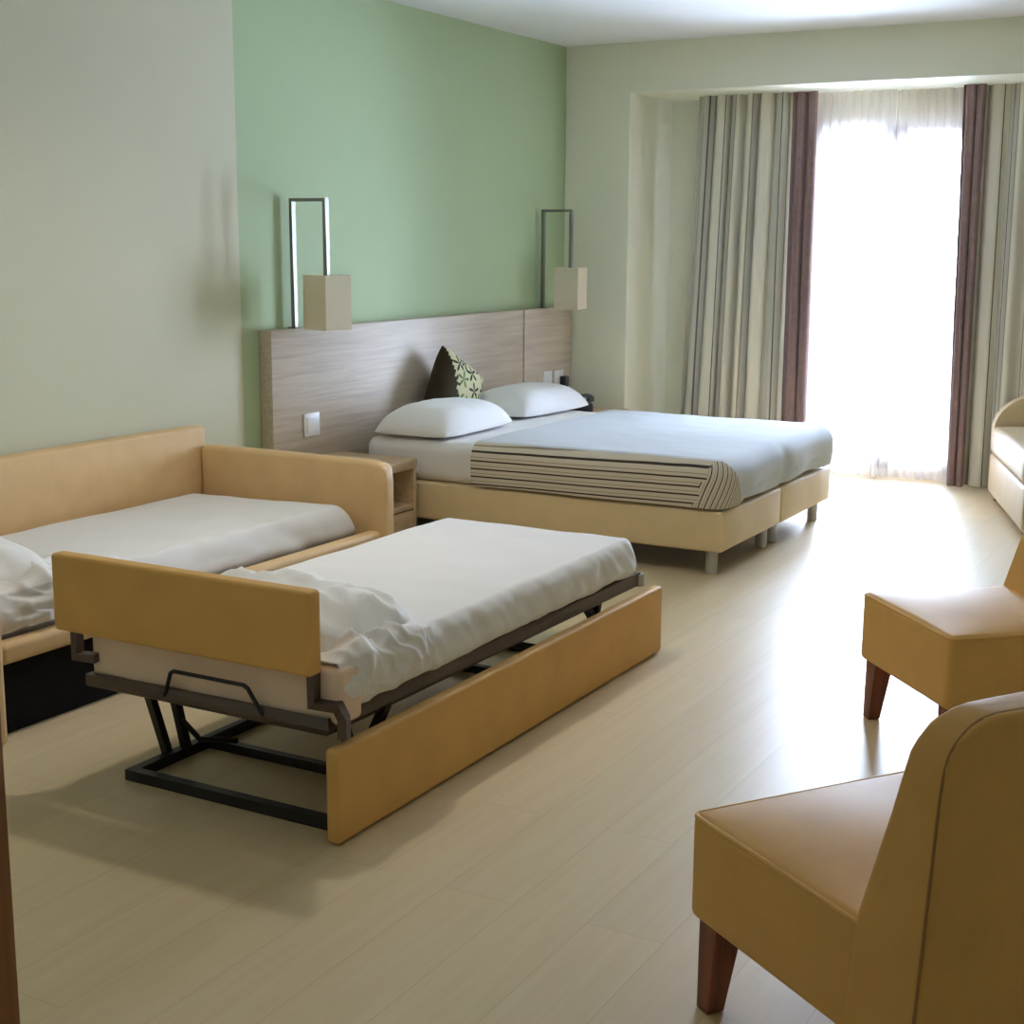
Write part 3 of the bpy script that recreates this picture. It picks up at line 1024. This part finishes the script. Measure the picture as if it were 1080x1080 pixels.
part('end_flap', bm, M['ivory'], tm, True, angle=80, label='ivory sheet end tucked below the headboard')

def truncr(p):
    x, y, z = p
    z += (0.020 * rid(5 * x + 2.5 * y + 0.6 * nz(x * 7, y * 7, 61)) ** 2 + 0.010 * rid(11 * x - 6 * y + 0.8 * nz(x * 9, y * 9, 62)) ** 3) * (1 if z > 0.04 else 0) - 0.008
    return (x, y, max(z, 0.0))
pillow('white pillow lying behind the headboard of the trundle bed', (-2.52, 3.17, 0.455), math.radians(90 - 10), 0.44, 0.70, 0.12, 6.1, wr=0.016, sag=truncr)
def tsheet(u, v):
    y = 2.885 + 0.44 * u
    if v < 0.6:
        x = -2.42 + 0.285 * v / 0.6; z = 0.466
    else:
        k = (v - 0.6) / 0.4
        x = -2.135 + 0.018 * math.sin(PI * k) ; z = 0.466 - 0.125 * k
    fade = min(1, 4 * v) * min(1, 5 * u, 3.2 * (1 - u) + 0.06)
    w = 0.016 * rid(5.5 * u - 4.2 * v + 0.9 * nz(u * 5, v * 5, 76)) ** 3 + 0.034 * rid(1.9 * u + 1.5 * v + 0.5 * nz(u * 3, v * 3, 71)) ** 2 + 0.02 * nz(u * 6, v * 7, 73) + 0.012 * rid(3.4 * v - 3.1 * u + 0.5 * nz(u * 5, v * 4, 75))
    if v < 0.6: z += fade * w
    else: x += fade * w * 0.45; z += fade * w * 0.3
    return (x, y, z)
t = thing('bed_sheet', 'crumpled white sheet beside the pillow on the trundle bed', 'sheet', (-2.25, 3.05, 0.46), 0)
o = part('cloth', crumple_bm(80, 80, tsheet), M['sheet'], t, True, angle=80)
s = o.modifiers.new('thickness', 'SOLIDIFY'); s.thickness = 0.004; s.offset = 1

# ------------------------------------------------------------------ easy chairs
def lerp_tab(tab, z):
    for (z0, y0), (z1, y1) in zip(tab, tab[1:]):
        if z <= z1:
            return y0 + (y1 - y0) * (z - z0) / (z1 - z0)
    return tab[-1][1]
FRONT = [(0.19, -0.475), (0.30, -0.487), (0.42, -0.50), (0.64, -0.575), (0.76, -0.612), (0.87, -0.665)]
BACK = [(0.19, -0.665), (0.42, -0.680), (0.72, -0.700), (0.87, -0.725)]
HW, TOPZ = 0.285, 0.838
def backmap(p, grow=0.0):
    x, z, d = p.x, p.z, p.y            # p.y in 0..0.16: 0 front, 0.16 back
    R = 0.085
    dx, dz = abs(x) - (HW - R), z - (TOPZ - R)
    if dx > 0 and dz > 0:
        a, c = dx / R, dz / R
        x = math.copysign(HW - R + dx * math.sqrt(max(0, 1 - c * c / 2)), x); z = TOPZ - R + dz * math.sqrt(max(0, 1 - a * a / 2))
    f, b_ = lerp_tab(FRONT, z), lerp_tab(BACK, z)
    k = d / 0.16
    y = f + (b_ - f) * k
    y -= 0.014 * max(0, 2 * k - 1) * (1 - (x / HW) ** 2)        # gently bowed back
    y += 0.012 * max(0, 1 - 2 * k) * (1 - (x / HW) ** 2) * min(1, max(0, (z - 0.42) / 0.2))
    return (x, y, z)
def easy_chair(label, loc, rz):
    t = thing('easy_chair', label, 'chair', loc, rz, 'tan armless easy chairs')
    def seatfn(p):
        x, y, z = p
        if z > 0.405:
            z += 0.022 * max(0, 1 - (x / 0.27) ** 2) * max(0, 1 - ((y + 0.26) / 0.26) ** 2)
        return (x, y, z)
    bm = B(); soft(bm, (-0.284, -0.53, 0.197), (0.284, 0.004, 0.424), 0.022, (12, 12, 4), 3, seatfn)
    part('seat', bm, M['leather'], t)
    bm = B()
    a, r = 0.280, 0.02
    pts = [(-a, -0.53, 0.415), (-a, -0.25, 0.416)]
    pts += [(-a + r - r * math.cos(q), -r + r * math.sin(q), 0.416) for q in [i * PI / 8 for i in range(5)]]
    pts += [(a - r + r * math.sin(q), -r + r * math.cos(q), 0.416) for q in [i * PI / 8 for i in range(5)]]
    pts += [(a, -0.25, 0.416), (a, -0.53, 0.415)]
    tube(bm, pts, 0.0055, 8)
    part('seat_piping', bm, M['leather'], t)
    bm = B(); soft(bm, (-HW, 0.0, 0.20), (HW, 0.16, TOPZ), 0.018, (16, 3, 20), 3, backmap)
    bk = part('backrest', bm, M['leather'], t)
    bm = B()
    inset = 0.014
    path = []
    zz = [0.205 + (TOPZ - 0.095 - 0.205) * i / 12 for i in range(13)]
    for z in zz: path.append((-HW + 0.002, z))
    for i in range(1, 9):
        q = i / 8 * PI / 2
        path.append((-HW + 0.085 - 0.083 * math.cos(q), TOPZ - 0.085 + 0.083 * math.sin(q)))
    path += [(-x, z) for x, z in path[::-1]]
    def onback(x, z):
        b_ = lerp_tab(BACK, z)
        return (x, b_ + 0.010, z)
    tube(bm, [onback(x, z) for x, z in path], 0.0032, 6)
    part('back_piping', bm, M['piping'], bk)
    for (x, y, dx, dy) in ((-0.235, -0.05, -0.012, 0.016), (0.235, -0.05, 0.012, 0.016), (-0.235, -0.60, -0.008, -0.03), (0.235, -0.60, 0.008, -0.03)):
        bm = B(); taper_leg(bm, (x, y), (x + dx, y + dy), 0.068, 0.042, 0.212)
        part('leg', bm, M['leg'], t)
    return t
ch = easy_chair('tan leather easy chair seen from behind with its back to us', (-0.844, 2.774, 0), math.radians(55))
copy_thing(ch, (-1.034, 4.329, 0), math.radians(131.8), 'tan leather easy chair facing the trundle bed, set beyond the other chair')

# ------------------------------------------------------------------ settee by the window
t = thing('settee', 'cream leather settee with curved arms beside the window curtain', 'sofa', (-1.690, 8.99, 0), math.radians(108.8))
# local: front edge on y=0 facing +y, its right end at x=0, body towards -x and -y
W_, D_ = 1.30, 0.58
bm = B(); soft(bm, (-W_, -D_, 0.045), (0.0, 0.0, 0.285), 0.02, (8, 4, 2), 3)
part('base', bm, M['settee'], t)
def setfn(p):
    x, y, z = p
    if z > 0.4: z += 0.02 * (1 - ((x + W_ / 2) / (W_ / 2)) ** 2) * max(0, 1 - ((y + 0.28) / 0.3) ** 2)
    return (x, y, z)
bm = B(); soft(bm, (-W_ + 0.02, -0.50, 0.285), (-0.015, 0.006, 0.455), 0.045, (14, 8, 2), 4, setfn)
part('seat_cushion', bm, M['settee'], t)
bm = B(); soft(bm, (-W_, -D_ - 0.03, 0.06), (0.0, -D_ + 0.13, 0.80), 0.05, (12, 2, 6), 4, lambda p: (p.x, p.y - 0.10 * max(0, (p.z - 0.4)), p.z))
part('backrest', bm, M['settee'], t)
def sarm(x0, x1):
    bm = B()
    prof = [(-0.02, 0.285), (-0.012, 0.42)]
    for i in range(0, 13):
        q = i / 12 * PI / 2
        prof.append((-0.012 - 0.30 * (1 - math.cos(q)), 0.42 + 0.235 * math.sin(q)))
    prof += [(-D_ + 0.05, 0.665), (-D_ + 0.05, 0.285)]
    a = [bm.verts.new((x0, y, z)) for y, z in prof]
    b_ = [bm.verts.new((x1, y, z)) for y, z in prof]
    n = len(prof)
    for i in range(n):
        bm.faces.new((a[i], a[(i + 1) % n], b_[(i + 1) % n], b_[i]))
    bm.faces.new(a[::-1]); bm.faces.new(b_)
    es = [e for e in bm.edges if abs((e.verts[0].co - e.verts[1].co).x) < 1e-6]
    bmesh.ops.bevel(bm, geom=es, offset=0.014, segments=3, affect='EDGES')
    return bm
part('armrest', sarm(-0.012, 0.085), M['settee'], t)
part('armrest', sarm(-W_ - 0.085, -W_ + 0.012), M['settee'], t)
for x in (-0.05, -W_ + 0.05):
    for y in (-0.06, -D_ + 0.06):
        part('leg', bx(B(), (x - 0.025, y - 0.025, 0), (x + 0.025, y + 0.025, 0.05), 0.003), M['leg'], t)

# ------------------------------------------------------------------ curtains
def curtain_bm(top, bot, zt, zb, Y, pleats, amp, phase=0.0, cloth=None, nu=None, nv=26, seed=0.0, head=0.0):
    """Hanging pleated cloth; UV.x is the length along the cloth in metres."""
    nu = nu or int(pleats * 14)
    bm = B(); uv = bm.loops.layers.uv.new('UVMap')
    g = []
    for i in range(nu + 1):
        u = i / nu
        col = []
        for j in range(nv + 1):
            v = j / nv
            z = zt + (zb - zt) * v
            x = (top[0] + (top[1] - top[0]) * u) * (1 - v) + (bot[0] + (bot[1] - bot[0]) * u) * v
            ph = u * pleats * 2 * PI + phase + 1.1 * nz(u * 3 + seed, v * 0.8, seed) + 0.5 * v * nz(u * 5, seed, 3)
            a = amp * (0.75 + 0.45 * v + 0.35 * nz(u * 4, v * 1.2, seed + 5))
            y = Y + a * math.sin(ph) + 0.3 * a * math.sin(2.3 * ph + seed)
            x += 0.35 * a * math.cos(ph)
            col.append(bm.verts.new((x, y, z)))
        g.append(col)
    L = cloth or abs(top[1] - top[0]) * 2.0
    for i in range(nu):
        for j in range(nv):
            f = bm.faces.new((g[i][j], g[i + 1][j], g[i + 1][j + 1], g[i][j + 1]))
            for l, (ii, jj) in zip(f.loops, ((i, j), (i + 1, j), (i + 1, j + 1), (i, j + 1))):
                l[uv].uv = (seed * 0.07 + L * ii / nu, jj / nv * 2.5)
    return bm
def curtain(name, label, mat, group=None, th=0.003, **kw):
    bm = curtain_bm(**kw)
    x0 = min(v.co.x for v in bm.verts); y0 = kw['Y']
    o = part(name, bm, mat, None, angle=80)
    # put the origin at the cloth's foot
    off = Vector(((kw['bot'][0] + kw['bot'][1]) / 2, y0, kw['zb']))
    o.data.transform(Matrix.Translation(-off)); o.location = off
    if th:
        s = o.modifiers.new('thickness', 'SOLIDIFY'); s.thickness = th; s.offset = 0
    return tag(o, label, 'curtain', group)
curtain('curtain', 'striped cream curtain hanging in folds behind the double bed', M['stripe'], 'striped curtains', top=(-3.79, -3.12), bot=(-3.88, -3.13), zt=ZH, zb=0.012, Y=9.27, pleats=6.5, amp=0.046, cloth=1.5, seed=1.0)
curtain('curtain', 'striped cream curtain hanging in folds behind the settee', M['stripe'], 'striped curtains', top=(-1.945, -0.95), bot=(-1.93, -0.95), zt=ZH, zb=0.012, Y=9.36, pleats=7, amp=0.034, cloth=1.9, seed=4.0)
curtain('curtain', 'narrow brown curtain edge next to the curtain behind the bed', M['brown'], 'brown curtains', top=(-3.135, -2.965), bot=(-3.13, -2.955), zt=ZH, zb=0.012, Y=9.27, pleats=2, amp=0.022, nu=40, seed=2.0)
curtain('curtain', 'narrow brown curtain edge next to the curtain behind the settee', M['brown'], 'brown curtains', top=(-2.055, -1.92), bot=(-2.01, -1.91), zt=ZH, zb=0.012, Y=9.29, pleats=2, amp=0.022, nu=40, seed=3.0)
curtain('sheer_curtain', 'white sheer curtain panel over the window half closest to the bed', M['sheer'], 'sheer curtains', th=0, top=(-3.04, -2.485), bot=(-3.04, -2.485), zt=ZH, zb=0.01, Y=9.385, pleats=9, amp=0.018, seed=6.0)
curtain('sheer_curtain', 'white sheer curtain panel over the window half closest to the settee', M['sheer'], 'sheer curtains', th=0, top=(-2.50, -1.97), bot=(-2.50, -1.97), zt=ZH, zb=0.01, Y=9.445, pleats=9, amp=0.018, seed=8.0)

# ------------------------------------------------------------------ light
W = bpy.data.worlds.new('daylight'); S.world = W
W.use_nodes = True
bg = W.node_tree.nodes['Background']
bg.inputs['Color'].default_value = (0.635, 0.75, 1.0, 1)
bg.inputs['Strength'].default_value = 160.0
ld = bpy.data.lights.new('window_portal', 'AREA')
ld.shape = 'RECTANGLE'; ld.size = WX1 - WX0; ld.size_y = WZ
ld.cycles.is_portal = True
lo = bpy.data.objects.new('window_portal', ld); C.objects.link(lo)
lo.location = ((WX0 + WX1) / 2, 9.66, WZ / 2)
lo.rotation_euler = (-PI / 2, 0, 0)

# ------------------------------------------------------------------ camera
yaw, pitch, roll, fpx = -5.11140392e-01, 1.88318096e-01, -6.05716533e-03, 1507.12494
cy, sy = math.cos(yaw), math.sin(yaw)
fw = Vector((sy * math.cos(pitch), cy * math.cos(pitch), -math.sin(pitch)))
rt = Vector((cy, -sy, 0)); dn = fw.cross(rt)
c_, s_ = math.cos(roll), math.sin(roll)
r2 = c_ * rt + s_ * dn; d2_ = -s_ * rt + c_ * dn
cd = bpy.data.cameras.new('camera'); cam = bpy.data.objects.new('camera', cd); C.objects.link(cam)
cd.sensor_width = 36.0; cd.lens = fpx / 1080.0 * 36.0; cd.clip_start = 0.05
mat = Matrix.Identity(4)
for i in range(3):
    mat[i][0] = r2[i]; mat[i][1] = -d2_[i]; mat[i][2] = -fw[i]
mat[0][3], mat[1][3], mat[2][3] = 0, 0, 1.55
cam.matrix_world = mat
S.camera = cam
vs = S.view_settings
vs.view_transform = 'Standard'; vs.look = 'None'; vs.gamma = 1.0; vs.use_curve_mapping = False
vs.exposure = 0.05
S.cycles.max_bounces = 10; S.cycles.diffuse_bounces = 6; S.cycles.transparent_max_bounces = 12
S.cycles.use_denoising = True
S.cycles.sample_clamp_indirect = 8
